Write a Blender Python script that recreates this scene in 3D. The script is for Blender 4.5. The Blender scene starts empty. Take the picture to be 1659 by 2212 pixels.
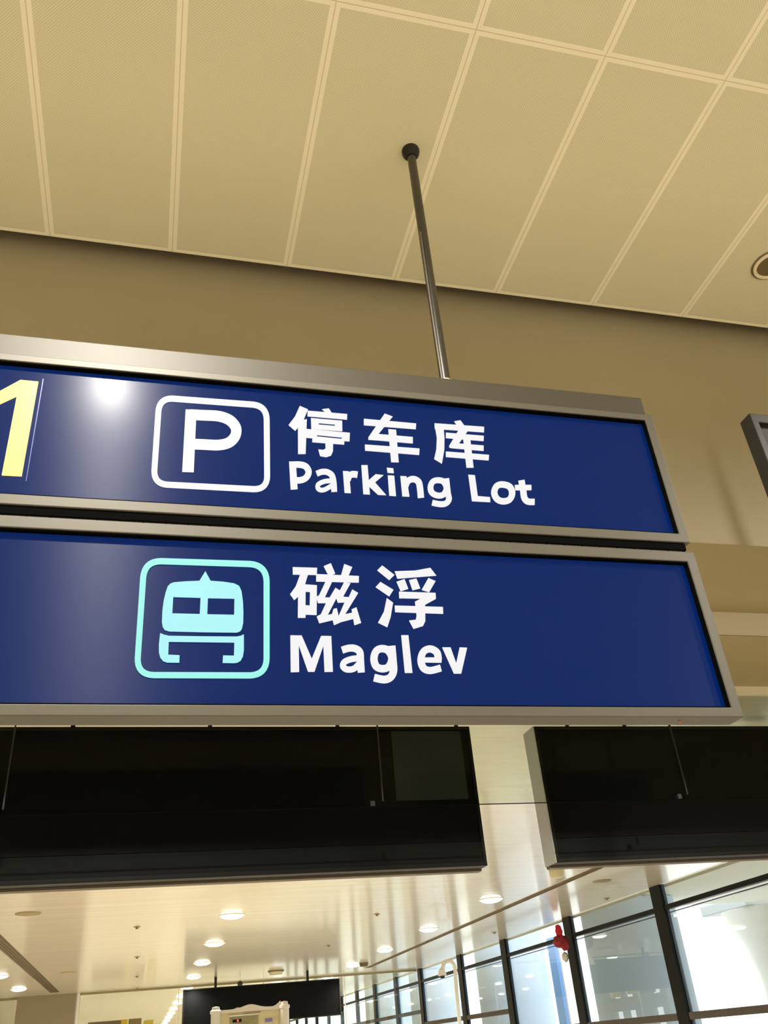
import bpy, bmesh, math, random
from mathutils import Vector, Matrix
from mathutils.geometry import tessellate_polygon
random.seed(7)
S = bpy.context.scene
COL = S.collection

# ---------------------------------------------------------------- camera
F = 1857.97
CX, CY = 829.5, 1106.0
EYE = 1.6                                   # eye height above the hall floor
R = ((0.96903202, -0.23413443, -0.07847294),
     (0.05879413, 0.52741066, -0.84757374),
     (0.23983366, 0.81671235, 0.52484355))
cam_d = bpy.data.cameras.new('camera')
cam = bpy.data.objects.new('camera', cam_d); COL.objects.link(cam)
cam_d.sensor_fit = 'VERTICAL'; cam_d.sensor_height = 36.0
cam_d.lens = F / 2212 * 36.0
cam_d.clip_start = 0.05; cam_d.clip_end = 500
m = Matrix(((R[0][0], -R[1][0], -R[2][0], 0), (R[0][1], -R[1][1], -R[2][1], 0),
            (R[0][2], -R[1][2], -R[2][2], EYE), (0, 0, 0, 1)))
cam.matrix_world = m
S.camera = cam

# ---------------------------------------------------------------- view, world, lamps' strengths
S.view_settings.view_transform = 'Standard'
S.view_settings.look = 'None'
S.view_settings.gamma = 1.0
S.view_settings.use_curve_mapping = False
S.view_settings.exposure = 0.0
SKY = 3.2
HALL_W = 860.0                              # lamps of the tall hall
LOW_W = 315.0                               # lamps of the low concourse
LAMP_COL = (1.0, 0.95, 0.86)
w = bpy.data.worlds.new('world'); S.world = w; w.use_nodes = True
bg = w.node_tree.nodes['Background']
bg.inputs['Color'].default_value = (0.93, 0.97, 1.0, 1)
bg.inputs['Strength'].default_value = SKY
S.cycles.use_denoising = True
S.cycles.max_bounces = 12
S.cycles.diffuse_bounces = 5
S.cycles.glossy_bounces = 5
S.cycles.transparent_max_bounces = 24
S.cycles.sample_clamp_indirect = 6.0

# ---------------------------------------------------------------- helpers
def at(x, y, Y):
    """where the sight line through photo pixel (x, y) meets the upright plane at depth Y"""
    c = ((x - CX) / F, (y - CY) / F, 1.0)
    d = [sum(R[k][i] * c[k] for k in range(3)) for i in range(3)]
    t = Y / d[1]
    return Vector((d[0] * t, Y, d[2] * t + EYE))

def lin(h):
    h = h.lstrip('#')
    o = []
    for i in (0, 2, 4):
        v = int(h[i:i + 2], 16) / 255
        o.append(v / 12.92 if v <= .04045 else ((v + .055) / 1.055) ** 2.4)
    return (*o, 1)

def mat(name, col, rough=.6, metal=0.0, spec=.5, emit=None, estr=0.0, coat=0.0, crough=.1):
    M = bpy.data.materials.new(name); M.use_nodes = True
    b = M.node_tree.nodes['Principled BSDF']
    b.inputs['Base Color'].default_value = lin(col) if isinstance(col, str) else (*col[:3], 1)
    b.inputs['Roughness'].default_value = rough
    b.inputs['Metallic'].default_value = metal
    b.inputs['Specular IOR Level'].default_value = spec
    b.inputs['Coat Weight'].default_value = coat
    b.inputs['Coat Roughness'].default_value = crough
    if emit is not None:
        b.inputs['Emission Color'].default_value = lin(emit) if isinstance(emit, str) else (*emit[:3], 1)
        b.inputs['Emission Strength'].default_value = estr
    return M

class NB:
    """small node-tree helper"""
    def __init__(s, M):
        s.t = M.node_tree; s.b = s.t.nodes['Principled BSDF']
    def n(s, typ, **kw):
        o = s.t.nodes.new(typ)
        for k, v in kw.items(): setattr(o, k, v)
        return o
    def link(s, a, b): s.t.links.new(a, b)
    def m(s, op, a, b=None, c=None):
        o = s.t.nodes.new('ShaderNodeMath'); o.operation = op
        for i, v in enumerate((a, b, c)):
            if v is None: continue
            if isinstance(v, (int, float)): o.inputs[i].default_value = v
            else: s.link(v, o.inputs[i])
        return o.outputs[0]
    def mix(s, f, a, b):
        o = s.t.nodes.new('ShaderNodeMix'); o.data_type = 'RGBA'
        for i, v in ((0, f), (6, a), (7, b)):
            if isinstance(v, (int, float)): o.inputs[i].default_value = v
            elif isinstance(v, tuple): o.inputs[i].default_value = v
            else: s.link(v, o.inputs[i])
        return o.outputs[2]

def noisy(M, scale, amount, detail=3, bump=0.0):
    """slight uneven tone of a surface"""
    q = NB(M); tc = q.n('ShaderNodeTexCoord'); no = q.n('ShaderNodeTexNoise')
    no.inputs['Scale'].default_value = scale; no.inputs['Detail'].default_value = detail
    q.link(tc.outputs['Object'], no.inputs['Vector'])
    c = tuple(q.b.inputs['Base Color'].default_value)
    lo = tuple(v * (1 - amount) for v in c[:3]) + (1,); hi = tuple(min(1, v * (1 + amount)) for v in c[:3]) + (1,)
    q.link(q.mix(no.outputs['Fac'], lo, hi), q.b.inputs['Base Color'])
    if bump:
        bn = q.n('ShaderNodeBump'); bn.inputs['Strength'].default_value = bump; bn.inputs['Distance'].default_value = .01
        q.link(no.outputs['Fac'], bn.inputs['Height']); q.link(bn.outputs['Normal'], q.b.inputs['Normal'])
    return M

def glass(name, tint=(.93, .97, .95), ior=1.5, rough=0.0, boost=1.0):
    M = bpy.data.materials.new(name); M.use_nodes = True
    t = M.node_tree; t.nodes.clear()
    o = t.nodes.new('ShaderNodeOutputMaterial'); mx = t.nodes.new('ShaderNodeMixShader')
    fr = t.nodes.new('ShaderNodeFresnel'); ge = t.nodes.new('ShaderNodeNewGeometry')
    pw = t.nodes.new('ShaderNodeMapRange')            # both faces of the sheet reflect like its outer face
    pw.inputs['To Min'].default_value = ior; pw.inputs['To Max'].default_value = 1 / ior
    t.links.new(ge.outputs['Backfacing'], pw.inputs['Value']); t.links.new(pw.outputs[0], fr.inputs['IOR'])
    tr = t.nodes.new('ShaderNodeBsdfTransparent'); tr.inputs['Color'].default_value = (*tint, 1)
    gl = t.nodes.new('ShaderNodeBsdfGlossy'); gl.inputs['Roughness'].default_value = rough
    gl.inputs['Color'].default_value = (boost, boost, boost, 1)
    t.links.new(fr.outputs[0], mx.inputs[0]); t.links.new(tr.outputs[0], mx.inputs[1])
    t.links.new(gl.outputs[0], mx.inputs[2]); t.links.new(mx.outputs[0], o.inputs[0])
    return M

class MB:
    """collects simple solids and links them as ONE mesh object"""
    def __init__(s): s.v = []; s.f = []
    def add(s, vs, fs):
        n = len(s.v); s.v += [tuple(v) for v in vs]; s.f += [tuple(i + n for i in f) for f in fs]; return s
    def box(s, x0, x1, y0, y1, z0, z1):
        vs = [(x, y, z) for z in (z0, z1) for y in (y0, y1) for x in (x0, x1)]
        return s.add(vs, [(0, 2, 3, 1), (4, 5, 7, 6), (0, 1, 5, 4), (2, 6, 7, 3), (0, 4, 6, 2), (1, 3, 7, 5)])
    def tube(s, pts, r, n=12, cap=True):
        pts = [Vector(p) for p in pts]; rs = r if isinstance(r, (list, tuple)) else [r] * len(pts)
        vs = []; fs = []; prev = None
        for i, p in enumerate(pts):
            d = (pts[min(i + 1, len(pts) - 1)] - pts[max(i - 1, 0)]).normalized()
            u = (prev - d * prev.dot(d)) if prev is not None else d.orthogonal()
            u.normalize(); prev = u; v = d.cross(u)
            vs += [p + (u * math.cos(2 * math.pi * k / n) + v * math.sin(2 * math.pi * k / n)) * rs[i] for k in range(n)]
        for i in range(len(pts) - 1):
            for k in range(n):
                a = i * n + k; b = i * n + (k + 1) % n
                fs.append((a, b, b + n, a + n))
        if cap:
            fs.append(tuple(range(n))[::-1]); fs.append(tuple(range((len(pts) - 1) * n, len(pts) * n)))
        return s.add(vs, fs)
    def lathe(s, prof, n=32, c=(0, 0, 0)):
        vs = []; fs = []
        for r, z in prof:
            vs += [(c[0] + r * math.cos(2 * math.pi * k / n), c[1] + r * math.sin(2 * math.pi * k / n), c[2] + z) for k in range(n)]
        for i in range(len(prof) - 1):
            for k in range(n):
                a = i * n + k; b = i * n + (k + 1) % n
                fs.append((a, b, b + n, a + n))
        if prof[0][0] > 1e-6: fs.append(tuple(range(n))[::-1])
        if prof[-1][0] > 1e-6: fs.append(tuple(range((len(prof) - 1) * n, len(prof) * n)))
        return s.add(vs, fs)
    def build(s, name, M, parent=None, smooth=False, bevel=0.0):
        o0 = parent_origin(parent)
        me = bpy.data.meshes.new(name)
        me.from_pydata([(v[0] - o0[0], v[1] - o0[1], v[2] - o0[2]) for v in s.v], [], s.f)
        me.validate(); me.update()
        b = bmesh.new(); b.from_mesh(me); bmesh.ops.remove_doubles(b, verts=b.verts, dist=1e-5)
        bmesh.ops.recalc_face_normals(b, faces=b.faces); b.to_mesh(me); b.free()
        me.materials.append(M)
        o = bpy.data.objects.new(name, me); COL.objects.link(o)
        if parent: o.parent = parent
        if smooth:
            for p in me.polygons: p.use_smooth = True
            md = o.modifiers.new('split', 'EDGE_SPLIT'); md.split_angle = math.radians(40)
        if bevel:
            md = o.modifiers.new('bevel', 'BEVEL'); md.width = bevel; md.segments = 2; md.limit_method = 'ANGLE'
        return o

def parent_origin(p):
    o = Vector((0, 0, 0))
    while p is not None:
        o += p.location; p = p.parent
    return o

def tag(o, label=None, cat=None, group=None, kind=None):
    if label: o['label'] = label
    if cat: o['category'] = cat
    if group: o['group'] = group
    if kind: o['kind'] = kind
    return o

def thing(name, label, cat, loc=(0, 0, 0), group=None):
    o = bpy.data.objects.new(name, None); COL.objects.link(o); o.location = loc
    o.empty_display_size = .1
    return tag(o, label, cat, group)

def struct(name, label=None, loc=(0, 0, 0)):
    o = bpy.data.objects.new(name, None); COL.objects.link(o); o.location = loc
    return tag(o, label, None, None, 'structure')

def copy_tree(o, parent=None):
    c = o.copy(); COL.objects.link(c)
    if parent: c.parent = parent
    for ch in list(o.children): copy_tree(ch, c)
    return c

# ---------------------------------------------------------------- materials
M_wall = noisy(mat('wall_paint', '#a89d80', .75), 1.1, .05)
M_step = noisy(mat('brightened_step_paint', '#f7f0dc', .7), 1.0, .03)  # paler than the wall, standing in for light the bulkhead blocks
M_soffit = noisy(mat('soffit_paint', '#a3966f', .7), 1.0, .04)
M_floor = noisy(mat('stone_floor', '#d2c8b6', .35), 3.0, .12)
M_concrete = mat('outdoor_paving', '#d8d8d4', .9)
M_alu = noisy(mat('sign_aluminium', '#575349', .5, .2), 30, .03)
M_alu_dk = mat('dark_aluminium', '#2d2c28', .5, .3)
M_rail = noisy(mat('rail_aluminium', '#454137', .5, .2), 30, .03)
M_black = mat('black_gasket_and_shade', '#040404', .9, spec=.05)
M_rod = noisy(mat('grey_steel_tube', '#5c5a56', .3, .85), 40, .06)
M_blackpaint = mat('black_steel', '#17160f', .6)
M_tape = mat('cream_tape', '#e6d8a8', .7)
M_cable = mat('grey_cable', '#6f6a60', .5)
M_panel = mat('blue_lit_acrylic', (.0004, .003, .015), .42, spec=.11, emit=(.0004, .0135, .105), estr=1.0, coat=.045, crough=.2)
M_panel.node_tree.nodes['Principled BSDF'].inputs['Anisotropic'].default_value = .9   # fine horizontal streaks of the film
_t = M_panel.node_tree.nodes.new('ShaderNodeCombineXYZ'); _t.inputs[2].default_value = 1.0
M_panel.node_tree.links.new(_t.outputs[0], M_panel.node_tree.nodes['Principled BSDF'].inputs['Tangent'])
M_white = mat('lit_white_film', '#3c3c40', .35, spec=.15, emit=(.985, .985, 1.0), estr=.84)
M_yellow = mat('lit_yellow_film', '#e8c830', .35, spec=.2, emit=(.95, .78, .22), estr=1.0)
M_cyan = mat('lit_cyan_film', '#1e5a58', .35, spec=.15, emit=(.47, .82, .90), estr=.88)
M_mint = mat('lit_mint_film', '#1e5a50', .35, spec=.15, emit=(.38, .84, .80), estr=.9)
M_film = mat('film_edge', (.08, .1, .3), .2)
M_tvscreen = mat('black_screen', '#030403', .45, spec=.12)
M_tvband = mat('charcoal_board', '#0d100f', .5, spec=.12)
M_greyrect = mat('dark_grey_rectangle', '#262b29', .5, spec=.2)
M_tvframe = mat('black_board_frame', '#0e0f0d', .45, spec=.2)
M_tvside = mat('pale_grey_side', '#a9adae', .4, .1)
M_cream = mat('cream_plastic', '#cfc6a0', .4)
M_trim = mat('white_ring', '#efe6cb', .35)
M_lamp = mat('lamp_disc', '#ffffff', .4, emit=(1, .93, .80), estr=6.0)
M_unlit = mat('unlit_lens', '#8a7a4e', .3)
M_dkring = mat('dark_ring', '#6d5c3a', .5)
M_sprink = mat('brass_sprinkler', '#8f7d58', .4, .3)
M_slot = mat('brown_slot', '#5e4c30', .6)
M_mull = mat('black_mullion', '#06090b', .4, spec=.15)
M_mull_edge = mat('grey_mullion_edge', '#26313a', .35, .2)
M_glass = glass('window_glass', (.95, .98, .97), 1.5)
M_pglass = glass('partition_glass', (.93, .955, .93), 1.5)
M_sglass = glass('smoke_barrier_glass', (.90, .935, .88), 1.09)
M_brownbar = noisy(mat('brown_bar', '#4a4138', .6), 9, .3)
M_joint = mat('grey_joint', '#2c2c28', .45, .2)
M_col = mat('grey_column_paint', '#c0d0e4', .7)
M_canopy = mat('canopy_paint', '#f3efe2', .8)
M_bluesign = mat('blue_pylon', '#8dbcff', .5)
M_red = noisy(mat('red_ribbon', '#8c1018', .5), 14, .3)
M_redb = noisy(mat('bright_red_ribbon', '#c81420', .5), 14, .3)
M_whiteplastic = mat('white_plastic', '#d6d2c8', .4)
M_taupe = noisy(mat('taupe_panel', '#9b8d74', .6), 2, .04)
M_pole = mat('white_pole', '#f2efe4', .35)
M_camlens = mat('camera_lens', '#0b0b0c', .15)
M_yellowsign = mat('yellow_board', '#e8c21c', .5)
M_brown = mat('brown_board', '#7a684e', .6)
M_picture = noisy(mat('picture_panel', '#8f8a63', .5), 9, .35)
M_led = mat('red_led', '#ff2020', .4, emit=(1, .05, .06), estr=3.0)
M_purple = mat('purple_sticker', '#7d76b8', .5)

# upper ceiling: perforated metal tiles with plain margins
H_UP = 3.6 + EYE
M_tile = mat('perforated_tile', '#cdbb90', .6)
q = NB(M_tile)
tc = q.n('ShaderNodeTexCoord'); sp = q.n('ShaderNodeSeparateXYZ'); q.link(tc.outputs['Object'], sp.inputs[0])
X, Yc = sp.outputs[0], sp.outputs[1]
def cell(c, off, pitch):                     # distance to the nearest joint
    t = q.m('FRACT', q.m('DIVIDE', q.m('SUBTRACT', c, off), pitch))
    return q.m('MULTIPLY', q.m('MINIMUM', t, q.m('SUBTRACT', 1.0, t)), pitch)
dx = cell(X, -.0745, .6013); dy = cell(Yc, 1.8, 1.415)
d = q.m('MINIMUM', dx, dy)
margin = q.m('LESS_THAN', d, .0215)
groove = q.m('LESS_THAN', d, .0022)
k = 2 * math.pi / .0125
dots = q.m('GREATER_THAN', q.m('MULTIPLY', q.m('SINE', q.m('MULTIPLY', X, k)), q.m('SINE', q.m('MULTIPLY', Yc, k))), .30)
no = q.n('ShaderNodeTexNoise'); no.inputs['Scale'].default_value = 1.6; q.link(tc.outputs['Object'], no.inputs['Vector'])
face = q.mix(no.outputs['Fac'], lin('#dbd6b6'), lin('#dfdabc'))
perf = q.mix(q.m('MULTIPLY', dots, .35), face, lin('#8e8560'))
c1 = q.mix(margin, perf, lin('#f2ecd4'))
c2 = q.mix(groove, c1, lin('#d2c8a6'))
q.link(c2, q.b.inputs['Base Color'])

# lower ceiling: glossy metal planks laid across the hall, slightly wavy
M_low = mat('glossy_plank_ceiling', '#e2dac6', .25, spec=.8, coat=.5, crough=.1)
q = NB(M_low)
tc = q.n('ShaderNodeTexCoord'); mp = q.n('ShaderNodeMapping'); mp.inputs['Scale'].default_value = (.05, 1.0, 1.0)
q.link(tc.outputs['Object'], mp.inputs['Vector'])
no = q.n('ShaderNodeTexNoise'); no.inputs['Scale'].default_value = 5.0; no.inputs['Detail'].default_value = 2
q.link(mp.outputs[0], no.inputs['Vector'])
sp = q.n('ShaderNodeSeparateXYZ'); q.link(tc.outputs['Object'], sp.inputs[0])
t = q.m('FRACT', q.m('DIVIDE', sp.outputs[1], .30))
gro = q.m('LESS_THAN', t, .03)
hgt = q.m('SUBTRACT', no.outputs['Fac'], q.m('MULTIPLY', gro, .4))
bn = q.n('ShaderNodeBump'); bn.inputs['Strength'].default_value = .8; bn.inputs['Distance'].default_value = .012
q.link(hgt, bn.inputs['Height']); q.link(bn.outputs['Normal'], q.b.inputs['Normal'])
q.link(q.mix(gro, lin('#e4dcc8'), lin('#dcd3bc')), q.b.inputs['Base Color'])

# ---------------------------------------------------------------- the setting
H_LOW = 1.87 + EYE
XR, XL = 8.107, -8.0
Y_END = 62.0
tag(MB().box(XL - .3, XR + .3, -10.3, Y_END, -.15, 0).build('floor', M_floor), 'beige stone hall floor', kind='structure')
tag(MB().box(-60, 90, -60, 120, -.4, -.16).build('ground', M_concrete), 'pale paving outside the windows', kind='structure')
ce = tag(MB().box(XL, XR, -10, 3.215, H_UP, H_UP + .035).build('ceiling', M_tile), 'tan perforated tile ceiling above the blue signs', kind='structure')
tag(MB().box(XL - .3, XR + .3, -10.3, 3.9, H_UP + .62, H_UP + .75).build('ceiling.002', M_blackpaint), kind='structure')
tag(MB().box(XL, XR, 4.99, Y_END, H_LOW, H_LOW + .04).build('ceiling.001', M_low), 'glossy cream ceiling of the low concourse', kind='structure')
zA, zB = 2.068 + EYE, 1.912 + EYE
tag(MB().box(XL, XR, 3.33, 3.45, zA + .0045, H_UP + .62).build('wall_front', M_wall), 'tan bulkhead wall behind the blue signs', kind='structure')
tag(MB().box(XL, XR, 3.33, 4.11, zA, zA + .004).build('trim_1', M_soffit), 'tan underside of the bulkhead', kind='structure')
tag(MB().box(XL, XR, 4.111, 4.2, zB + .0045, zA + .1).build('trim_2', M_step), 'lower step of the bulkhead', kind='structure')
tag(MB().box(XL, XR, 4.111, 4.93, zB, zB + .004).build('trim_3', M_soffit), 'second tan underside', kind='structure')
tag(MB().box(XL, XR, 4.931, 4.985, H_LOW - .01, zB + .1).build('trim_4', M_trim), 'pale rail that holds the glass barrier', kind='structure')
# left wall with door and clerestory openings far down the concourse
lw = MB()
def wall_with_holes(mb, x0, x1, y0, y1, z0, z1, holes):
    ys = sorted({y0, y1, *[h[0] for h in holes], *[h[1] for h in holes]})
    for a, b in zip(ys, ys[1:]):
        hs = sorted([(h[2], h[3]) for h in holes if h[0] <= a and h[1] >= b])
        z = z0
        for u, v in hs:
            if u > z: mb.box(x0, x1, a, b, z, u)
            z = v
        if z < z1: mb.box(x0, x1, a, b, z, z1)
holesL = []
for y in (41.2, 43.2, 46.0, 47.4):
    holesL += [(y, y + 1.0, 0, 2.1), (y, y + 1.0, 2.7, 3.15)]
for y in (14, 18.5, 23):
    holesL += [(y, y + 2.2, 1.0, 3.0)]
wall_with_holes(lw, XL - .25, XL, -10, Y_END, 0, H_UP + .7, holesL)
tag(lw.build('wall_left', M_wall), 'left wall of the hall', kind='structure')
tag(MB().box(XL - .25, XR + .25, -10.25, -10, 0, H_UP + .7).build('wall_back', M_wall), kind='structure')
tag(MB().box(XL, XR, Y_END, Y_END + .2, 0, H_LOW + .2).build('wall_end', M_trim), 'far end wall of the concourse', kind='structure')
rw = MB()
wall_with_holes(rw, XR, XR + .25, -10, 9.6, 0, H_UP + .7, [(-8.0, -2.5, .9, 4.6)])
tag(rw.build('wall_right', M_wall), kind='structure')
tag(MB().box(XR + .1, XR + .3, 9.6, Y_END, H_LOW, H_LOW + .5).build('trim_5', M_wall), kind='structure')

# glazed right-hand wall: one window per bay, mullion at its near side
def bay(i, y0, y1, lower_z, end=False):
    wdw = struct('window_%d' % i, loc=(XR, y0, 0))
    MB().box(XR - .02, XR + .075, y0 - .165, y0 + .165, 0, H_LOW).build('mullion', M_mull, wdw, bevel=.006)
    MB().box(XR + .02, XR + .07, y0 - .178, y0 - .166, 0, H_LOW).build('mullion_edge', M_mull_edge, wdw)
    MB().box(XR - .01, XR + .1, y0 + .166, y1 - .18, EYE + 1.487, EYE + 1.557).build('transom', M_mull, wdw, bevel=.004)
    MB().box(XR + .02, XR + .07, y0 + .166, y1 - .18, EYE + 1.435, EYE + 1.447).build('gasket_strip', M_mull_edge, wdw)
    MB().box(XR - .02, XR + .1, y0 + .166, y1 - .18, lower_z - .05, lower_z + .05).build('lower_transom', M_brownbar, wdw, bevel=.01)
    MB().box(XR + .052, XR + .064, y0 + .166, y1 - .18, EYE + 1.56, H_LOW).build('top_pane', M_glass, wdw)
    MB().box(XR + .052, XR + .064, y0 + .166, y1 - .18, lower_z + .052, EYE + 1.433).build('pane', M_glass, wdw)
    MB().box(XR + .052, XR + .064, y0 + .166, y1 - .18, 0, lower_z - .052).build('low_pane', M_glass, wdw)
YB = [10.2, 13.83, 17.43, 21.1, 24.45, 28.4, 31.4, 34.5, 37.6, 40.7, 43.8, 46.9, 50, 53.1, 56.2, 59.3]
for i, (a, b) in enumerate(zip(YB, YB[1:])):
    bay(i + 1, a, b, EYE + (.005 if i < 3 else .42 if i < 5 else .75))

# glass partition across the concourse
YP = 28.5
for k, (a, b) in enumerate(((XL, -5.4), (-5.4, -3.28), (-1.66, 1.0), (1.0, 3.4), (3.4, 5.8), (5.8, XR - .05))):
    wdw = struct('window_%d' % (30 + k), loc=(a, YP, 0))
    MB().box(a + .022, b - .022, YP + .02, YP + .032, 0, H_LOW - .05).build('pane', M_pglass, wdw)
    MB().box(a + .001, b - .001, YP, YP + .05, H_LOW - .05, H_LOW - .002).build('head_rail', M_soffit, wdw)
    MB().box(a + .001, a + .021, YP, YP + .05, 0, H_LOW - .051).build('jamb', M_trim, wdw)
tag(MB().box(-3.27, -1.76, YP - .12, YP + .3, 0, H_LOW - .002).build('wall_panel', M_taupe), 'taupe wall panel at the end of the brown slot', kind='structure')
tag(MB().tube([(-1.70, YP - .06, 0), (-1.70, YP - .06, H_LOW - .002)], .045).build('trim_6', M_pole), 'white pipe beside the taupe panel', kind='structure')

# ---------------------------------------------------------------- outside
canopy = tag(MB().box(8.6, 34, 2.0, 19.6, EYE + 2.2, EYE + 2.5).build('canopy', M_canopy), 'cream underside of the canopy outside the windows', 'canopy')
colp = None
for k, y in enumerate((18.4, 25.6, 32.8, 40.0)):
    lab = ('broad grey-blue round column outside, directly behind the rightmost thick mullion',
           'grey-blue round column outside, left of the blue pylon',
           'round column outside, third from the canopy', 'round column outside, farthest from the canopy')[k]
    mb = MB().lathe([(1.0, -.15), (1.0, 4.2 if k else 3.78), (1.0, 4.3 if k else 3.79)], 64, (10.0, y, 0))
    tag(mb.build('column', M_col, smooth=True), lab, 'column', 'round columns outside the windows')
py = thing('pylon_sign', 'tall blue pylon strip standing outside beside the round column', 'sign', (9.6, 21.9, -.15))
MB().box(9.6, 9.68, 21.57, 22.0, -.15, EYE + 1.9).build('blue_face', M_bluesign, py)
MB().box(9.681, 9.73, 21.6, 21.97, -.15, EYE + 1.85).build('back_plate', M_whiteplastic, py)
mc = thing('flared_column', 'white flared column with a flat slab outside, at the right edge', 'column', (15.2, 20.0, -.15))
MB().lathe([(.7, -.15), (.72, 2.2), (.85, 2.9), (1.1, 3.45), (1.25, 3.75)], 48, (15.2, 20.6, 0)).build('shaft', M_whiteplastic, mc, smooth=True)
MB().box(14.0, 17.5, 19.9, 21.9, 3.75, 4.0).build('slab', M_tvside, mc, bevel=.03)

# ---------------------------------------------------------------- the two lit sign boxes
FY = 2.30                                   # front of the frames
PY = FY + .024                              # face of the blue acrylic
GY = PY - .0025                             # face of the films
def ring(mb, x0, x1, z0, z1, a0, a1, b0, b1, y0, y1):
    o = [(x0, z0), (x1, z0), (x1, z1), (x0, z1)]; n = [(a0, b0), (a1, b0), (a1, b1), (a0, b1)]
    vs = [(x, y, z) for y in (y0, y1) for L in (o, n) for x, z in L]
    fs = []
    for i in range(4):
        j = (i + 1) % 4
        fs += [(i, j, 4 + j, 4 + i), (8 + i, 12 + i, 12 + j, 8 + j), (i, 8 + i, 8 + j, j), (4 + i, 4 + j, 12 + j, 12 + i)]
    return mb.add(vs, fs)
def sign_box(lab, x0, x1, z0, z1, a0, a1, b0, b1):
    t = thing('light_box_sign', lab, 'sign', ((x0 + x1) / 2, FY + .04, z0))
    ring(MB(), x0, x1, z0, z1, a0, a1, b0, b1, FY, FY + .08).build('frame', M_alu, t, bevel=.003)
    ring(MB(), a0 + .0002, a1 - .0002, b0 + .0002, b1 - .0002, a0 + .004, a1 - .004, b0 + .004, b1 - .004, FY + .004, PY + .004).build('gasket', M_black, t)
    MB().box(a0 + .0005, a1 - .0005, PY, PY + .004, b0 + .0005, b1 - .0005).build('panel', M_panel, t)
    MB().box(x0 + .02, x1 - .02, FY + .0805, FY + .19, z0 + .06, z1 - .01).build('housing', M_alu_dk, t, bevel=.003)
    return t
E0 = EYE
up = sign_box('upper blue lit sign with white P square and the words Parking Lot', -1.45, 1.796, 1.427 + E0, 2.002 + E0, -1.41, 1.762, 1.463 + E0, 1.974 + E0)
lo = sign_box('lower blue lit sign with cyan train square and the word Maglev', -1.45, 1.797, .790 + E0, 1.389 + E0, -1.41, 1.762, .8215 + E0, 1.349 + E0)
MB().box(-1.45, 1.787, FY + .018, FY + .19, 2.0025 + E0, 2.103 + E0).build('top_rail', M_rail, up, bevel=.004)
rl = MB().box(-1.45, 1.76, FY + .012, FY + .07, 1.3895 + E0, 1.398 + E0)
rl.build('perforated_rail', M_rail, lo)
MB().box(-1.45, 1.775, FY + .006, FY + .15, 1.3985 + E0, 1.4265 + E0).build('gap_shade_channel', M_black, lo)  # black face set forward, painting the shade in the gap between boxes
k = 0
x = -1.4
while x < 1.72:
    MB().tube([(x, FY + .008, 1.3935 + E0), (x, FY + .016, 1.3935 + E0)], .0035, 8).build('screw', M_black, lo)
    x += .066
MB().tube([(1.59, FY + .04, .7895 + E0), (1.59, FY + .04, .787 + E0)], .005, 10).build('status_light', mat('dim_red', '#a03428', .4, emit=(.6, .05, .03), estr=.3), lo)

# ---- films on the panels: strokes measured on the sign face
CROPS = {'A': (0, 800, 2.6758), 'B': (580, 840, 2.765), 'C': (250, 1150, 4.1475), 'D': (580, 1170, 3.318)}
def smooth_line(p, closed=False, n=8):
    out = []
    N = len(p)
    rng = range(N if closed else N - 1)
    for i in rng:
        g = lambda j: Vector(p[j % N]) if closed else Vector(p[max(0, min(N - 1, j))])
        a, b, c, d = g(i - 1), g(i), g(i + 1), g(i + 2)
        for s in range(n):
            t = s / n
            out.append(.5 * ((2 * b) + (c - a) * t + (2 * a - 5 * b + 4 * c - d) * t * t + (3 * b - a - 3 * c + d) * t ** 3))
    if not closed: out.append(Vector(p[-1]))
    return out
def ribbon(p, wd, closed=False, raw=False):
    c = [Vector(x) for x in p] if raw else smooth_line(p, closed)
    N = len(c); L = []; Rr = []
    for i in range(N):
        a = c[(i - 1) % N] if closed else c[max(0, i - 1)]; b = c[(i + 1) % N] if closed else c[min(N - 1, i + 1)]
        d = (b - a).normalized(); nn = Vector((-d.y, d.x)) * (wd / 2)
        L.append(c[i] + nn); Rr.append(c[i] - nn)
    return ('R', L, Rr, closed)
def round_poly(p, r, n=8):
    out = []
    N = len(p)
    for i in range(N):
        a, b, c = Vector(p[i - 1]), Vector(p[i]), Vector(p[(i + 1) % N])
        u = (a - b).normalized(); v = (c - b).normalized()
        s, e = b + u * r, b + v * r
        for k in range(n + 1):
            t = k / n
            out.append((1 - t) ** 2 * s + 2 * t * (1 - t) * b * .93 + 2 * t * (1 - t) * .07 * (s + e) / 2 + t * t * e)
    return out
def poly(p, *holes): return ('P', [Vector(x) for x in p], [[Vector(x) for x in h] for h in holes])
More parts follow.
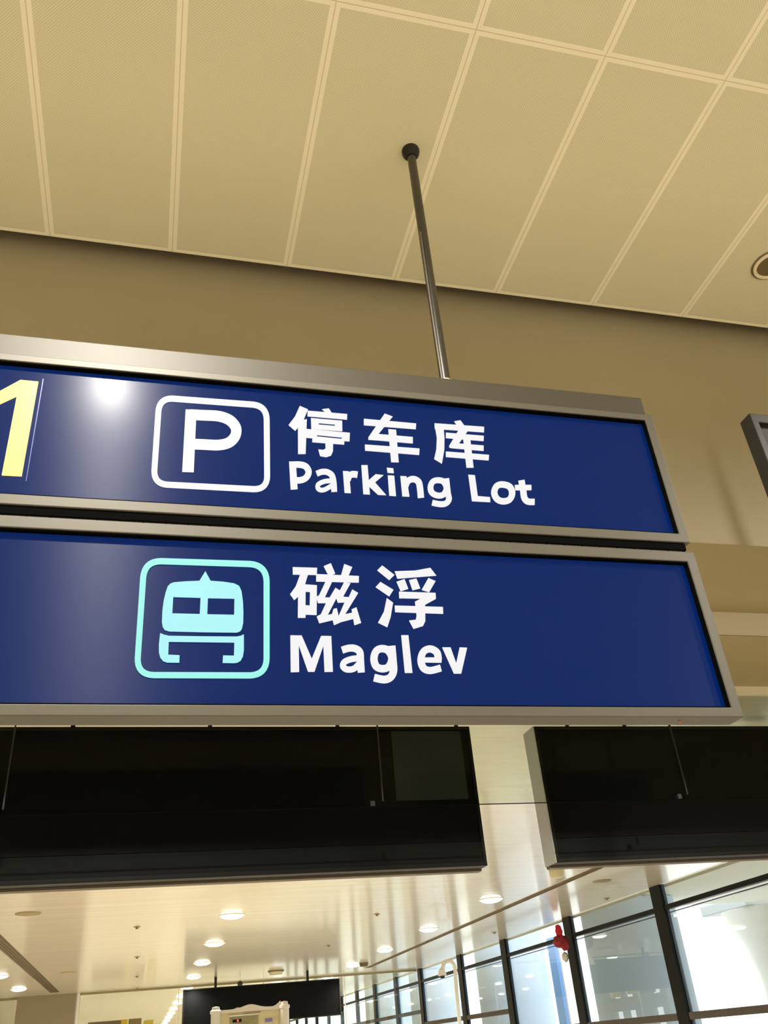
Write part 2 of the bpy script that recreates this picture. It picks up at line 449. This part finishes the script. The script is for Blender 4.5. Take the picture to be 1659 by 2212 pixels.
def glyph(name, lab, crop, items, M, parent):
    ox, oy, sc = CROPS[crop]
    lift = 0.0
    T = lambda v, y: tuple(at(ox + v.x / sc, oy + v.y / sc, GY) + Vector((0, y - lift, 0)))
    mb = MB(); TH = .0022
    for it in items:
        lift += .00006                       # overlapping strokes lie one on the other
        if it[0] == 'R':
            _, L, Rr, cl = it; N = len(L)
            vs = [T(v, 0) for v in L] + [T(v, 0) for v in Rr] + [T(v, TH) for v in L] + [T(v, TH) for v in Rr]
            fs = []
            for i in range(N if cl else N - 1):
                j = (i + 1) % N
                fs += [(i, j, N + j, N + i), (i, 2 * N + i, 2 * N + j, j), (N + i, N + j, 3 * N + j, 3 * N + i)]
            if not cl:
                fs += [(0, N, 3 * N, 2 * N), (N - 1, 3 * N - 1, 4 * N - 1, 2 * N - 1)]
            mb.add(vs, fs)
        else:
            loops = [it[1]] + it[2]
            flat = [v for l in loops for v in l]
            tri = tessellate_polygon([[Vector((v.x, v.y, 0)) for v in l] for l in loops])
            n = len(flat)
            vs = [T(v, 0) for v in flat] + [T(v, TH) for v in flat]
            fs = [tuple(t) for t in tri]
            b = 0
            for l in loops:
                for i in range(len(l)):
                    j = (i + 1) % len(l)
                    fs.append((b + i, b + j, n + b + j, n + b + i))
                b += len(l)
            mb.add(vs, fs)
    o = mb.build(name, M, parent)
    if lab: o['label'] = lab
    return o
r_ = ribbon; p_ = poly
GL = 'green-free'
# the square with the P
glyph('square_border', 'white rounded square around the P', 'A', [ribbon(round_poly([(921, 157), (1541, 203), (1545, 690), (887, 656)], 78), 34, True, True)], M_white, up)
glyph('letter', 'large white letter P', 'A', [p_([(1073, 225), (1136, 229), (1120, 588), (1053, 586)]),
    r_([(1095, 255), (1180, 259), (1262, 264), (1322, 284), (1357, 318), (1366, 352), (1354, 388), (1320, 418), (1262, 431), (1180, 428), (1090, 424)], 60)], M_white, up)
glyph('numeral', 'yellow numeral 1', 'A', [p_([(118, 55), (222, 65), (125, 612), (10, 606), (97, 150), (0, 195), (-60, 222), (-60, 150), (0, 119)])], M_yellow, up)
glyph('film_edge', None, 'A', [p_([(247, 48), (253, 49), (153, 640), (148, 640)])], M_film, up)
# Chinese characters, upper sign
glyph('character', 'white leftmost character of the upper sign', 'B', [
    p_([(187, 101), (236, 122), (207, 192), (160, 250), (120, 215), (158, 165)]), p_([(176, 195), (229, 180), (222, 388), (177, 388)]),
    p_([(320, 121), (360, 116), (378, 143), (343, 143)]), p_([(234, 130), (470, 150), (469, 183), (233, 163)]),
    p_([(254, 174), (440, 190), (441, 252), (256, 240)], [(300, 204), (397, 212), (397, 221), (300, 213)]),
    p_([(222, 239), (486, 262), (484, 313), (453, 311), (452, 332), (262, 318), (262, 294), (222, 291)], [(290, 275), (438, 290), (438, 299), (290, 284)]),
    p_([(340, 316), (386, 320), (385, 372), (374, 398), (345, 407), (309, 401), (298, 362), (328, 364), (341, 356)])], M_white, up)
glyph('character', 'white character meaning vehicle', 'B', [
    p_([(570, 178), (882, 206), (880, 240), (570, 216)]), p_([(694, 147), (742, 165), (652, 275), (660, 307), (597, 303), (597, 288)]),
    p_([(620, 266), (862, 287), (862, 325), (620, 304)]), p_([(716, 240), (762, 244), (778, 438), (733, 437)]),
    p_([(576, 332), (902, 356), (900, 394), (577, 368)])], M_white, up)
glyph('character', 'white character meaning store', 'B', [
    p_([(1110, 193), (1146, 187), (1168, 216), (1124, 216)]), p_([(992, 205), (1288, 226), (1287, 259), (994, 238)]),
    p_([(992, 207), (1044, 212), (1051, 290), (1050, 365), (1036, 446), (990, 418), (1003, 360), (1006, 290)]),
    p_([(1060, 261), (1286, 280), (1285, 311), (1060, 293)]), p_([(1143, 232), (1190, 252), (1135, 330), (1140, 355), (1080, 350), (1080, 338)]),
    p_([(1090, 322), (1285, 338), (1285, 370), (1090, 353)]), p_([(1162, 285), (1204, 288), (1225, 470), (1183, 470)]),
    p_([(1060, 374), (1317, 394), (1315, 427), (1060, 406)])], M_white, up)
# Parking Lot
W = M_white
glyph('letter', 'white letter P of Parking', 'B', [p_([(123, 433), (163, 434), (174, 598), (133, 601)]), r_([(145, 452), (190, 452), (224, 464), (240, 497), (224, 530), (190, 545), (150, 544)], 37)], W, up)
glyph('letter', None, 'B', [r_([(288, 506), (318, 495), (350, 496), (378, 515), (389, 555), (393, 614)], 34), r_([(384, 548), (335, 552), (297, 571), (300, 598), (332, 602), (384, 574)], 27)], W, up)
glyph('letter', None, 'B', [p_([(445, 490), (480, 492), (492, 622), (455, 620)]), r_([(472, 545), (482, 520), (503, 509), (532, 512)], 38)], W, up)
glyph('letter', None, 'B', [p_([(555, 455), (592, 455), (606, 630), (567, 628)]), p_([(640, 509), (687, 515), (630, 563), (597, 578), (595, 548)]), p_([(596, 560), (631, 552), (703, 634), (655, 632), (597, 578)])], W, up)
glyph('letter', None, 'B', [p_([(707, 470), (745, 474), (749, 503), (712, 500)]), p_([(713, 516), (751, 518), (762, 640), (722, 637)])], W, up)
glyph('letter', None, 'B', [p_([(788, 520), (824, 522), (842, 643), (800, 641)]), r_([(818, 580), (833, 550), (864, 538), (895, 553), (905, 590), (911, 650)], 37)], W, up)
glyph('letter', None, 'B', [r_([(1008, 545), (1045, 553), (1064, 592), (1045, 630), (1010, 636), (978, 620), (968, 588), (980, 556)], 34, True), r_([(1062, 534), (1072, 620), (1078, 660), (1058, 684), (1025, 688), (978, 679)], 34)], W, up)
glyph('letter', None, 'B', [p_([(1194, 512), (1233, 515), (1250, 640), (1323, 646), (1325, 676), (1216, 670)])], W, up)
glyph('letter', None, 'B', [r_([(1395, 570), (1440, 583), (1456, 622), (1440, 660), (1402, 671), (1366, 657), (1349, 620), (1362, 582)], 37, True)], W, up)
glyph('letter', None, 'B', [r_([(1511, 545), (1521, 600), (1529, 650), (1550, 672), (1590, 674)], 37), p_([(1472, 573), (1570, 573), (1571, 604), (1475, 605)])], W, up)
# train pictogram
glyph('square_border', 'cyan rounded square around the train', 'C', [ribbon(round_poly([(256, 252), (1352, 287), (1352, 1281), (187, 1277)], 150), 54, True, True)], M_mint, lo)
glyph('train_pictogram', 'cyan front view of a train on its guideway', 'C', [
    p_([(750, 433), (803, 347), (850, 433), (960, 441), (1060, 456), (1105, 478), (1127, 525), (1140, 620), (1144, 720), (1142, 810), (1131, 862), (1115, 885), (1085, 896),
        (780, 893), (480, 886), (440, 874), (421, 845), (414, 800), (418, 700), (430, 610), (446, 540), (466, 482), (490, 458), (520, 447), (620, 438)],
       [(515, 578), (760, 585), (753, 731), (507, 725)], [(826, 588), (1064, 593), (1061, 738), (820, 733)]),
    p_([(398, 902), (430, 915), (475, 926), (780, 931), (1085, 933), (1120, 926), (1148, 913), (1148, 1055), (1140, 1110), (1120, 1148), (1090, 1166), (1060, 1170), (958, 1168),
        (962, 1102), (1060, 1104), (1063, 986), (475, 979), (470, 1095), (572, 1100), (570, 1166), (460, 1165), (425, 1152), (399, 1120), (387, 1075), (387, 1000)])], M_cyan, lo)
# Chinese characters, lower sign
z = 46
glyph('character', 'white character meaning magnet', 'D', [
    p_([(174, 182), (349, 187), (346, 238), (175, 235)]), p_([(230, 225), (285, 230), (258, 320), (222, 385), (185, 418), (155, 376), (195, 320)]),
    p_([(213, 320), (240, 304), (347, 312), (345, 525), (266, 522), (265, 545), (211, 545)], [(266, 358), (298, 360), (296, 458), (265, 455)]),
    p_([(396, 175), (447, 154), (478, 228), (432, 246)]), p_([(543, 160), (601, 182), (572, 248), (520, 240)]), p_([(342, 232), (648, 246), (647, 293), (342, 285)]),
    p_([(410, 283), (455, 290), (404, 400), (438, 400), (480, 330), (515, 352), (425, 525), (497, 510), (497, 553), (365, 585), (346, 536), (375, 520), (412, 440), (355, 440), (343, 395), (362, 385)]),
    p_([(466, 482), (490, 477), (512, 580), (470, 598), (452, 530)]),
    p_([(542, 290), (588, 298), (535, 395), (575, 398), (600, 342), (643, 368), (550, 520), (625, 503), (620, 550), (505, 580), (497, 545), (545, 435), (497, 437), (485, 400)]),
    p_([(596, 485), (630, 470), (664, 582), (616, 599)])], W, lo)
glyph('character', 'white character meaning float', 'D', [
    p_([(780, 205), (815, 170), (903, 238), (866, 275)]), p_([(768, 325), (802, 288), (896, 345), (866, 392)]),
    p_([(848, 404), (893, 437), (876, 540), (852, 613), (785, 580), (828, 500)]),
    p_([(905, 212), (1050, 207), (1160, 187), (1203, 243), (1060, 254), (925, 265)]), p_([(918, 287), (975, 268), (1002, 338), (948, 355)]),
    p_([(1008, 275), (1060, 264), (1088, 335), (1033, 348)]), p_([(1146, 260), (1198, 283), (1152, 362), (1098, 345)]),
    p_([(935, 358), (1197, 367), (1200, 410), (1122, 452), (1124, 570), (1108, 604), (1040, 625), (1008, 565), (1056, 560), (1062, 530), (1050, 430), (1092, 408), (938, 405)]),
    p_([(905, 458), (1250, 468), (1252, 517), (908, 505)])], W, lo)
glyph('letter', 'white letter M of Maglev', 'D', [p_([(157, 671), (238, 672), (310, 838), (377, 675), (450, 676), (462, 932), (402, 933), (394, 745), (330, 932), (284, 932), (217, 740), (220, 933), (160, 935)])], W, lo)
glyph('letter', None, 'D', [r_([(528, 777), (575, 763), (620, 765), (654, 790), (660, 850), (665, 937)], 50), r_([(650, 835), (595, 841), (545, 862), (535, 893), (562, 915), (612, 910), (652, 872)], 43)], W, lo)
glyph('letter', None, 'D', [r_([(810, 766), (858, 780), (885, 835), (862, 895), (815, 910), (772, 892), (756, 838), (772, 785)], 52, True), r_([(883, 746), (892, 850), (896, 925), (876, 970), (830, 988), (757, 974)], 54)], W, lo)
glyph('letter', None, 'D', [p_([(952, 670), (1003, 670), (1032, 940), (978, 940)])], W, lo)
glyph('letter', None, 'D', [p_([(1085, 829), (1243, 830), (1240, 867), (1085, 865)]), r_([(1217, 848), (1208, 795), (1160, 768), (1112, 788), (1093, 848), (1112, 905), (1160, 923), (1236, 905)], 50)], W, lo)
glyph('letter', None, 'D', [p_([(1246, 757), (1305, 757), (1346, 872), (1371, 757), (1424, 760), (1382, 945), (1330, 945)])], W, lo)

# ---------------------------------------------------------------- the rod the signs hang from
rod = thing('hanger_rod', 'grey steel rod from the tan ceiling down to the blue signs', 'rod', (1.004, 2.41, 2.105 + E0))
rx, ry = 1.004, 2.41
MB().tube([(rx, ry, 2.104 + E0), (rx, ry, H_UP - .012)], .0205, 24).build('tube', M_rod, rod, smooth=True)
MB().lathe([(.026, -.05), (.038, -.03), (.042, -.012), (.042, -.001)], 28, (rx, ry, H_UP)).build('ceiling_flange', M_blackpaint, rod, smooth=True)
MB().tube([(rx - .02, ry - .02, 2.104 + E0), (rx - .021, ry - .02, 2.5 + E0), (rx - .019, ry - .02, 3.0 + E0)], .004, 8).build('cable', M_cable, rod, smooth=True)
arc = MB()
n = 16; pts = []
for kk in range(n + 1):
    a = math.radians(-140 + 150 * kk / n)
    pts.append((rx + .0222 * math.cos(a), ry + .0222 * math.sin(a)))
vs = [(x, y, zz) for zz in (2.122 + E0, 2.168 + E0) for x, y in pts]
arc.add(vs, [(i, i + 1, n + 2 + i, n + 1 + i) for i in range(n)])
o = arc.build('tape', M_tape, rod); md = o.modifiers.new('thick', 'SOLIDIFY'); md.thickness = .0012; md.offset = 1

# ---------------------------------------------------------------- the next sign along, cut by the right edge
ns = thing('hanging_sign', 'unlit dark grey sign box at the right edge of the photo', 'sign', (3.2, 2.33, .8 + E0))
ring(MB(), 2.258, 4.6, .8 + E0, 2.064 + E0, 2.288, 4.57, .83 + E0, 2.02 + E0, FY, FY + .068).build('frame', M_alu_dk, ns, bevel=.003)
MB().box(2.2885, 4.5695, FY + .02, FY + .04, .8305 + E0, 2.0195 + E0).build('panel', M_blackpaint, ns)
for xx in (3.7, 4.3):
    MB().tube([(xx, FY + .03, 2.065 + E0), (xx, FY + .03, H_UP)], .02, 16).build('rod', M_rod, ns, smooth=True)

# ---------------------------------------------------------------- ceiling fixtures of the tall hall
def downlight(name, lab, loc, rad, lit, watts=0, group=None, spot=150, Mr=M_trim, blend=1.0, dome=False):
    t = thing(name, lab, 'ceiling light', loc, group)
    if dome: MB().lathe([(rad * .93, -.002), (rad * .95, -.010), (rad * .99, -.008), (rad * 1.02, -.001)], 36, loc).build('ring', Mr, t, smooth=True)
    else: MB().lathe([(rad * .80, -.002), (rad * .84, -.014), (rad * .97, -.012), (rad * 1.04, -.001)], 36, loc).build('ring', Mr, t, smooth=True)
    if dome: MB().lathe([(0.0, -.055), (rad * .5, -.048), (rad * .8, -.028), (rad * .925, -.003)], 36, loc).build('lens', M_lamp, t, smooth=True)
    else: MB().lathe([(0.0, -.0035), (rad * .79, -.003)], 36, loc).build('lens', M_lamp if lit else M_unlit, t)
    if watts:
        add_lamp(t, watts, rad, spot, blend)
    return t
def add_lamp(t, watts, rad, spot, blend=1.0):
    ld = bpy.data.lights.new('lamp', 'SPOT'); ld.energy = watts; ld.color = LAMP_COL
    ld.spot_size = math.radians(spot); ld.spot_blend = blend; ld.shadow_soft_size = rad * .6
    l = bpy.data.objects.new('lamp', ld); COL.objects.link(l); l.parent = t; l.location = (0, 0, -.03 - rad * .6)
for i, xx in enumerate((-4.6, -.4, 5.2)):  # out of view; front-row side lamps are added to light the wall
    for j, yy in enumerate((.42, -5.8, -8.6)):
        downlight('downlight', 'unseen lit downlight in the tan ceiling, %s row from the blue signs, %s of its row' % (('nearest', 'middle', 'farthest')[j], ('left', 'centre', 'right')[i]), (xx, yy, H_UP), .11, True, HALL_W * (.85 if j == 0 else 1.1), 'downlights of the tall hall', 162 if j == 0 else 118, blend=.55 if j == 0 else 1.0)
dl = thing('downlight', 'unlit round downlight in the tan tile ceiling near the right edge', 'ceiling light', (3.21, 2.75, H_UP), 'downlights of the tall hall')
L = (3.235, 2.745, H_UP)
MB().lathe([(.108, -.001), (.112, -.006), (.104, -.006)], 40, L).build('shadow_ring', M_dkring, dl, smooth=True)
MB().lathe([(.082, -.003), (.086, -.016), (.1, -.014), (.1035, -.002)], 40, L).build('ring', M_trim, dl, smooth=True)
MB().lathe([(0, -.002), (.081, -.0025)], 40, L).build('lens', M_unlit, dl)

# ---------------------------------------------------------------- the low concourse: downlights
ORD = ['nearest', 'second', 'third', 'fourth', 'fifth', 'sixth', 'seventh', 'eighth', 'ninth', 'tenth', 'eleventh', 'twelfth', 'farthest']
rows = [(-2.95, 7.26, 'left-hand row'), (1.27, 7.26, 'middle row'), (5.42, 7.0, 'row beside the thin brown slot')]
proto = None
for xx, y0, rn in rows:
    for i in range(15):  # first two of each row are hidden, added to brighten the ceiling's front
        yy = y0 + 3.68 * i
        where = ('%s in the %s of the glossy ceiling' % (ORD[i - 2], rn)) if i > 1 else ('%s of two added above the black boards, %s' % (('nearer', 'farther')[i], rn))
        lab = 'lit round downlight, ' + where
        if proto is None:
            proto = downlight('ceiling_downlight', lab, (xx, yy, H_LOW), .2, True, LOW_W, 'downlights of the glossy ceiling', dome=True); t = proto
        else:
            t = copy_tree(proto); t.location = (xx, yy, H_LOW); t['label'] = lab
# unlit discs
def disc(name, lab, cat, loc, rad, drop, Mx, grp=None):
    o = MB().lathe([(0, -drop), (rad * .75, -drop), (rad * .95, -drop * .6), (rad, -.001)], 28, loc).build(name, Mx, smooth=True)
    return tag(o, lab, cat, grp)
disc('ceiling_speaker', 'unlit pale ceiling disc near the long brown slot, nearest of two', 'speaker', (-1.54, 13.4, H_LOW), .17, .02, M_soffit, 'unlit ceiling discs')
disc('ceiling_speaker', 'unlit pale ceiling disc near the long brown slot, farther of two', 'speaker', (-1.57, 22.1, H_LOW), .17, .02, M_soffit, 'unlit ceiling discs')
disc('ceiling_speaker', 'unlit beige ceiling disc between the thin slot and the windows', 'speaker', (6.75, 13.0, H_LOW), .15, .015, M_sprink, 'unlit ceiling discs')
for i, yy in enumerate((15.36, 19.84, 24.3, 28.1)):
    o = MB().lathe([(0, -.035), (.02, -.032), (.022, -.012), (.05, -.008), (.055, -.001)], 16, (-.135, yy, H_LOW)).build('sprinkler_head', M_sprink, smooth=True)
    tag(o, '%s small sprinkler head left of the middle downlight row' % ORD[i], 'sprinkler', 'sprinkler heads in the glossy ceiling')
for (xx, yy, lb) in ((7.8, 14.97, 'small sprinkler head near the windows, nearest'), (7.3, 19.4, 'small sprinkler head near the windows, second'), (3.75, 15.4, 'small sprinkler head in the middle of the glossy ceiling'), (3.75, 19.9, 'small sprinkler head above the dark hanging board')):
    tag(MB().lathe([(0, -.035), (.02, -.032), (.022, -.012), (.05, -.008), (.055, -.001)], 16, (xx, yy, H_LOW)).build('sprinkler_head', M_sprink, smooth=True), lb, 'sprinkler', 'sprinkler heads in the glossy ceiling')
sd = thing('smoke_detector', 'cream smoke detector below the corner of the right dark board', 'smoke detector', (5.42, 11.7, H_LOW))
MB().lathe([(.1, -.03), (.115, -.001)], 24, (5.42, 11.7, H_LOW)).build('base', M_cream, sd, smooth=True)
MB().lathe([(0, -.125), (.08, -.12), (.1, -.09), (.105, -.031)], 24, (5.42, 11.7, H_LOW)).build('sensor', M_cream, sd, smooth=True)
sd = thing('smoke_detector', 'smoke detector with dark base above the small hanging board', 'smoke detector', (3.38, 25.5, H_LOW))
MB().lathe([(.2, -.03), (.22, -.001)], 24, (3.38, 25.5, H_LOW)).build('base', M_dkring, sd, smooth=True)
MB().lathe([(0, -.1), (.15, -.09), (.19, -.031)], 24, (3.38, 25.5, H_LOW)).build('sensor', M_cream, sd, smooth=True)
sd = disc('smoke_detector', 'small brown detector beside a downlight at the end of the thin slot', 'smoke detector', (5.62, 24.9, H_LOW), .12, .09, M_dkring)
# slots
sl = thing('slot_diffuser', 'long brown slot in the glossy ceiling at the far left', 'air diffuser', (-2.25, 19.0, H_LOW))
MB().box(-2.36, -2.13, 11.0, 27.45, H_LOW - .006, H_LOW - .0005).build('frame', M_slot, sl)
for xx in (-2.33, -2.28, -2.23, -2.18):
    MB().box(xx, xx + .018, 11.05, 27.4, H_LOW - .014, H_LOW - .0065).build('slat', M_dkring, sl)
sl = thing('slot_diffuser', 'thin brown slot running beside the right-hand downlight row', 'air diffuser', (6.1, 18.0, H_LOW))
MB().box(6.03, 6.17, 8.0, 26.6, H_LOW - .006, H_LOW - .0005).build('frame', mat('tan_slot', '#8a7350', .6), sl)
for xx in (6.05, 6.10, 6.14):
    MB().box(xx, xx + .014, 8.05, 26.55, H_LOW - .014, H_LOW - .0065).build('slat', M_dkring, sl)

# ---------------------------------------------------------------- glass smoke barrier in front of the boards
gx = [-6.92, -4.87, -2.815, -.762, 1.291, 3.29, 5.29, 7.29]
gn = ['', '', 'glass barrier panel at the left edge of the photo', 'wide glass barrier panel in front of the left dark board', 'glass barrier panel spanning the gap between the two dark boards', 'glass barrier panel in front of the right dark board', 'glass barrier panel beyond the right edge', '']
for i, (a, b) in enumerate(zip(gx, gx[1:])):
    if i < 2 or i > 5: continue
    t = thing('glass_barrier_panel', gn[i], 'glass panel', ((a + b) / 2, 4.97, 1.171 + E0), 'glass smoke barrier panels')
    MB().box(a + .006, b - .006, 4.965, 4.975, 1.171 + E0, 1.859 + E0).build('pane', M_sglass, t)
    MB().box(a - .0035, a + .0035, 4.962, 4.978, 1.2 + E0, 1.859 + E0).build('joint_strip', M_joint, t)
    MB().box(a + .006, b - .006, 4.966, 4.974, 1.1665 + E0, 1.1705 + E0).build('edge_strip', M_black, t)
    for xx in (b - .075,):
        MB().box(xx, xx + .025, 4.958, 4.982, 1.172 + E0, 1.20 + E0).build('clip', M_joint, t)

# ---------------------------------------------------------------- dark hanging boards
TY = 5.4
def board(lab, x0, x1, side=None):
    z0, z1 = .895 + E0, 1.782 + E0
    t = thing('display_board', lab, 'display board', ((x0 + x1) / 2, TY + .08, z0), 'dark hanging display boards')
    MB().box(x0 + .01, x1 - .01, TY + .006, TY + .16, z0 + .004, z1 - .004).build('housing', M_tvframe, t)
    ring(MB(), x0, x1, z0, z1, x0 + .022, x1 - .022, z0 + .028, z1 - .022, TY - .012, TY + .1).build('frame', M_tvframe, t, bevel=.004)
    MB().box(x0 + .0225, x1 - .0225, TY - .002, TY + .0055, 1.045 + E0, z1 - .0225).build('screen', M_tvscreen, t)
    MB().box(x0 + .0225, x1 - .0225, TY - .006, TY + .0055, z0 + .0285, 1.033 + E0).build('lower_band', M_tvband, t)
    MB().box(x0 + .003, x1 - .003, TY - .012 + .113, TY + .17, z0 - .012, z0 + .003).build('base_plate', mat('brown_base', '#5a5040', .5), t)
    if not side:
        MB().box(1.492, 1.975, TY - .0045, TY - .0025, 1.304 + E0, 1.752 + E0).build('grey_rectangle', M_greyrect, t)['label'] = 'dark grey rectangle'  # dark grey rectangle laid over part of the left board's screen
    for xx in [x1 - .06 - .83 * kk for kk in range(5)] if side is None else [x0 + .3, x0 + .75]:
        MB().tube([(xx, TY + .08, z1), (xx, TY + .08, H_LOW)], .014, 10).build('hanger', M_blackpaint, t)
    if side:
        MB().box(x0 - .008, x0 - .0005, TY - .01, TY + .165, z0 + .002, z1 - .002).build('side_cover', M_tvside, t)
    return t
board('wide black display board hanging at the left below the blue signs', -2.4, 2.042)
board('black display board hanging at the right with a pale grey side', 2.512, 6.4, side=True)

# ---------------------------------------------------------------- small dark board far down the concourse
sb = thing('display_board', 'small black display board hanging far away near the bottom', 'display board', (3.1, 26.1, .76 + E0), 'dark hanging display boards')
MB().box(1.06, 5.15, 26.05, 26.25, .78 + E0, 1.6 + E0).build('panel', M_tvscreen, sb, bevel=.01)
ring(MB(), 1.04, 5.17, .76 + E0, 1.62 + E0, 1.07, 5.14, .79 + E0, 1.59 + E0, 26.02, 26.27).build('frame', M_tvframe, sb)
for xx in (1.87, 4.32):
    MB().tube([(xx, 26.15, 1.62 + E0), (xx, 26.15, H_LOW)], .035, 10).build('hanger', M_blackpaint, sb)
cc = thing('dome_camera', 'tiny black dome camera under the ceiling above the small far board', 'camera', (2.4, 25.0, 1.62 + E0))
MB().tube([(2.4, 25, 1.66 + E0), (2.4, 25, H_LOW)], .012, 8).build('stem', M_pole, cc)
MB().lathe([(0, -.07), (.05, -.05), (.07, 0), (.05, .05), (0, .07)], 20, (2.4, 25, 1.6 + E0)).build('dome', M_camlens, cc, smooth=True)

# ---------------------------------------------------------------- cream kiosk in front of it
KY = 18.0
kx0, kx1 = 1.23, 2.6
kt = thing('kiosk', 'cream kiosk with round corner posts and a curved top at the bottom', 'kiosk', ((kx0 + kx1) / 2, KY + .4, 0))
def kp(px, py): v = at(px, py, KY); return v
MB().box(kx0 + .08, kx1 - .08, KY + .02, KY + .8, 0, 2.335).build('body', M_cream, kt)
for xx, zt in ((kx0 + .07, 2.415), (kx1 - .07, 2.42)):
    MB().lathe([(.085, 0), (.085, zt - .12), (.1, zt - .11), (.1, zt - .07), (.07, zt - .05), (.065, zt - .01), (0, zt)], 24, (xx, KY, 0)).build('corner_post', M_whiteplastic, kt, smooth=True)
cr = []
N = 40
for i in range(N + 1):
    u = i / N; xx = kx0 + .14 + (kx1 - kx0 - .28) * u
    hz = 2.35 + .06 * math.exp(-((u - .5) / .16) ** 2) + .015 * math.exp(-((u - .28) / .03) ** 2) + .08 * max(0, (u - .85) / .15) ** 2
    cr.append((xx, hz))
vs = [(x, y, zz) for y in (KY - .02, KY + .04) for x, h in cr for zz in (2.3, h)]
fs = []
n2 = 2 * (N + 1)
for i in range(N):
    a = 2 * i
    fs += [(a, a + 2, a + 3, a + 1), (n2 + a, n2 + a + 1, n2 + a + 3, n2 + a + 2), (a + 1, a + 3, n2 + a + 3, n2 + a + 1), (a, n2 + a, n2 + a + 2, a + 2)]
fs += [(0, 1, n2 + 1, n2), (2 * N, n2 + 2 * N, n2 + 2 * N + 1, 2 * N + 1)]
MB().add(vs, fs).build('crest', M_whiteplastic, kt)
MB().box(kx0 + .32, kx0 + .83, KY + .005, KY + .019, 1.5, 2.23).build('picture_panel', M_picture, kt)
MB().box(kx0 + .30, kx0 + .85, KY - .01, KY + .0195, 2.235, 2.26).build('panel_head', M_whiteplastic, kt)
MB().box(kx0 + .58, kx0 + .86, KY - .012, KY + .0195, 2.275, 2.298).build('title_strip', mat('brown_strip', '#a5907c', .6), kt)
MB().box(kx0 + .37, kx0 + .53, KY - .004, KY + .0045, 2.145, 2.19).build('led_strip', M_camlens, kt)
MB().box(kx0 + .45, kx0 + .475, KY - .009, KY - .0045, 2.152, 2.184).build('led', M_led, kt)
MB().box(kx0 + .95, kx0 + 1.08, KY + .008, KY + .019, 2.11, 2.17).build('sticker', M_purple, kt)
MB().box(kx0 + 1.1, kx0 + 1.2, KY + .008, KY + .019, 2.04, 2.16).build('notice', M_cream, kt)

# ---------------------------------------------------------------- camera pole by the windows
PX, PYY = .322 * 20.5, 20.5
pl = thing('camera_pole', 'white gooseneck pole with a small hanging camera beside the windows', 'camera pole', (6.68, PYY, 0))
pts = [(6.62, PYY, 0), (6.66, PYY, .9 + E0), (6.68, PYY, 1.28 + E0)]
for a in range(0, 181, 18):
    pts.append((6.54 + .14 * math.cos(math.radians(a)), PYY, 1.32 + E0 + .14 * math.sin(math.radians(a))))
pts += [(6.40, PYY, 1.27 + E0)]
MB().tube(pts, .042, 14).build('pole', M_pole, pl, smooth=True)
MB().lathe([(.02, .14), (.06, .10), (.09, .03), (.095, -.02)], 20, (6.37, PYY, 1.2 + E0)).build('camera_housing', M_pole, pl, smooth=True)
MB().lathe([(0, -.08), (.045, -.065), (.06, -.021)], 20, (6.37, PYY, 1.2 + E0)).build('lens_dome', M_camlens, pl, smooth=True)

# ---------------------------------------------------------------- red ornament tied to a mullion
rd = thing('red_ribbon', 'red ribbon bundle tied to a black mullion at the windows', 'ribbon', (8.0, 17.45, 1.45 + E0))
def blob(c, rad, seed):
    random.seed(seed); b = bmesh.new(); bmesh.ops.create_icosphere(b, subdivisions=3, radius=1)
    for v in b.verts:
        f = 1 + .10 * math.sin(6 * v.co.x + seed) * math.cos(5 * v.co.y + 2 * seed) + .05 * math.sin(9 * v.co.z + seed) + random.uniform(-.03, .03)
        v.co = Vector((v.co.x * rad[0] * f + c[0], v.co.y * rad[1] * f + c[1], v.co.z * rad[2] * f + c[2]))
    mb = MB(); b.verts.ensure_lookup_table()
    mb.add([v.co[:] for v in b.verts], [[q.index for q in f.verts] for f in b.faces]); b.free(); return mb
def at_x(x, y, Xp):
    v = at(x, y, 1.0); d = Vector((v.x, v.y, v.z - EYE)); t = Xp / d.x
    return (Xp, d.y * t, d.z * t + EYE)
blob(at_x(1207, 2012, 7.9), (.075, .06, .125), 1).build('upper_loop', M_redb, rd, smooth=True)
blob(at_x(1211, 2034, 7.89), (.16, .10, .115), 2).build('knot', M_red, rd, smooth=True)
blob(at_x(1220, 2043, 7.92), (.09, .07, .085), 3).build('tail', M_red, rd, smooth=True)
tag(blob(at_x(1221, 2067, 7.98), (.06, .06, .09), 4).build('white_device', M_whiteplastic, smooth=True), 'small white device on the mullion below the red ribbon', 'device')

# ---------------------------------------------------------------- bits of the far shops along the bottom edge
def far(px0, px1, py, Y, zlow, name, lab, cat, M, dep=.3):
    a = at(px0, py, Y); b = at(px1, py, Y)
    top = (a.z + b.z) / 2
    o = MB().box(a.x, b.x, Y, Y + dep, top - zlow, top).build(name, M, bevel=.02)
    return tag(o, lab, cat)
far(190, 262, 2206, 32.0, .45, 'shop_fascia', 'low brown shop fascia at the bottom left', 'fascia', M_brown)
far(262, 276, 2202, 31.5, .45, 'shop_sign', 'small yellow shop sign at the bottom edge', 'sign', M_yellowsign)
far(311, 332, 2203, 31.5, .45, 'shop_sign', 'wider yellow shop sign right of the small one at the bottom edge', 'sign', mat('pale_yellow_board', '#ecd25a', .5))
far(278, 306, 2200, 32.0, .45, 'shop_fascia', 'brown gabled shop fascia between the two yellow signs', 'fascia', mat('tan_board', '#94825f', .6))
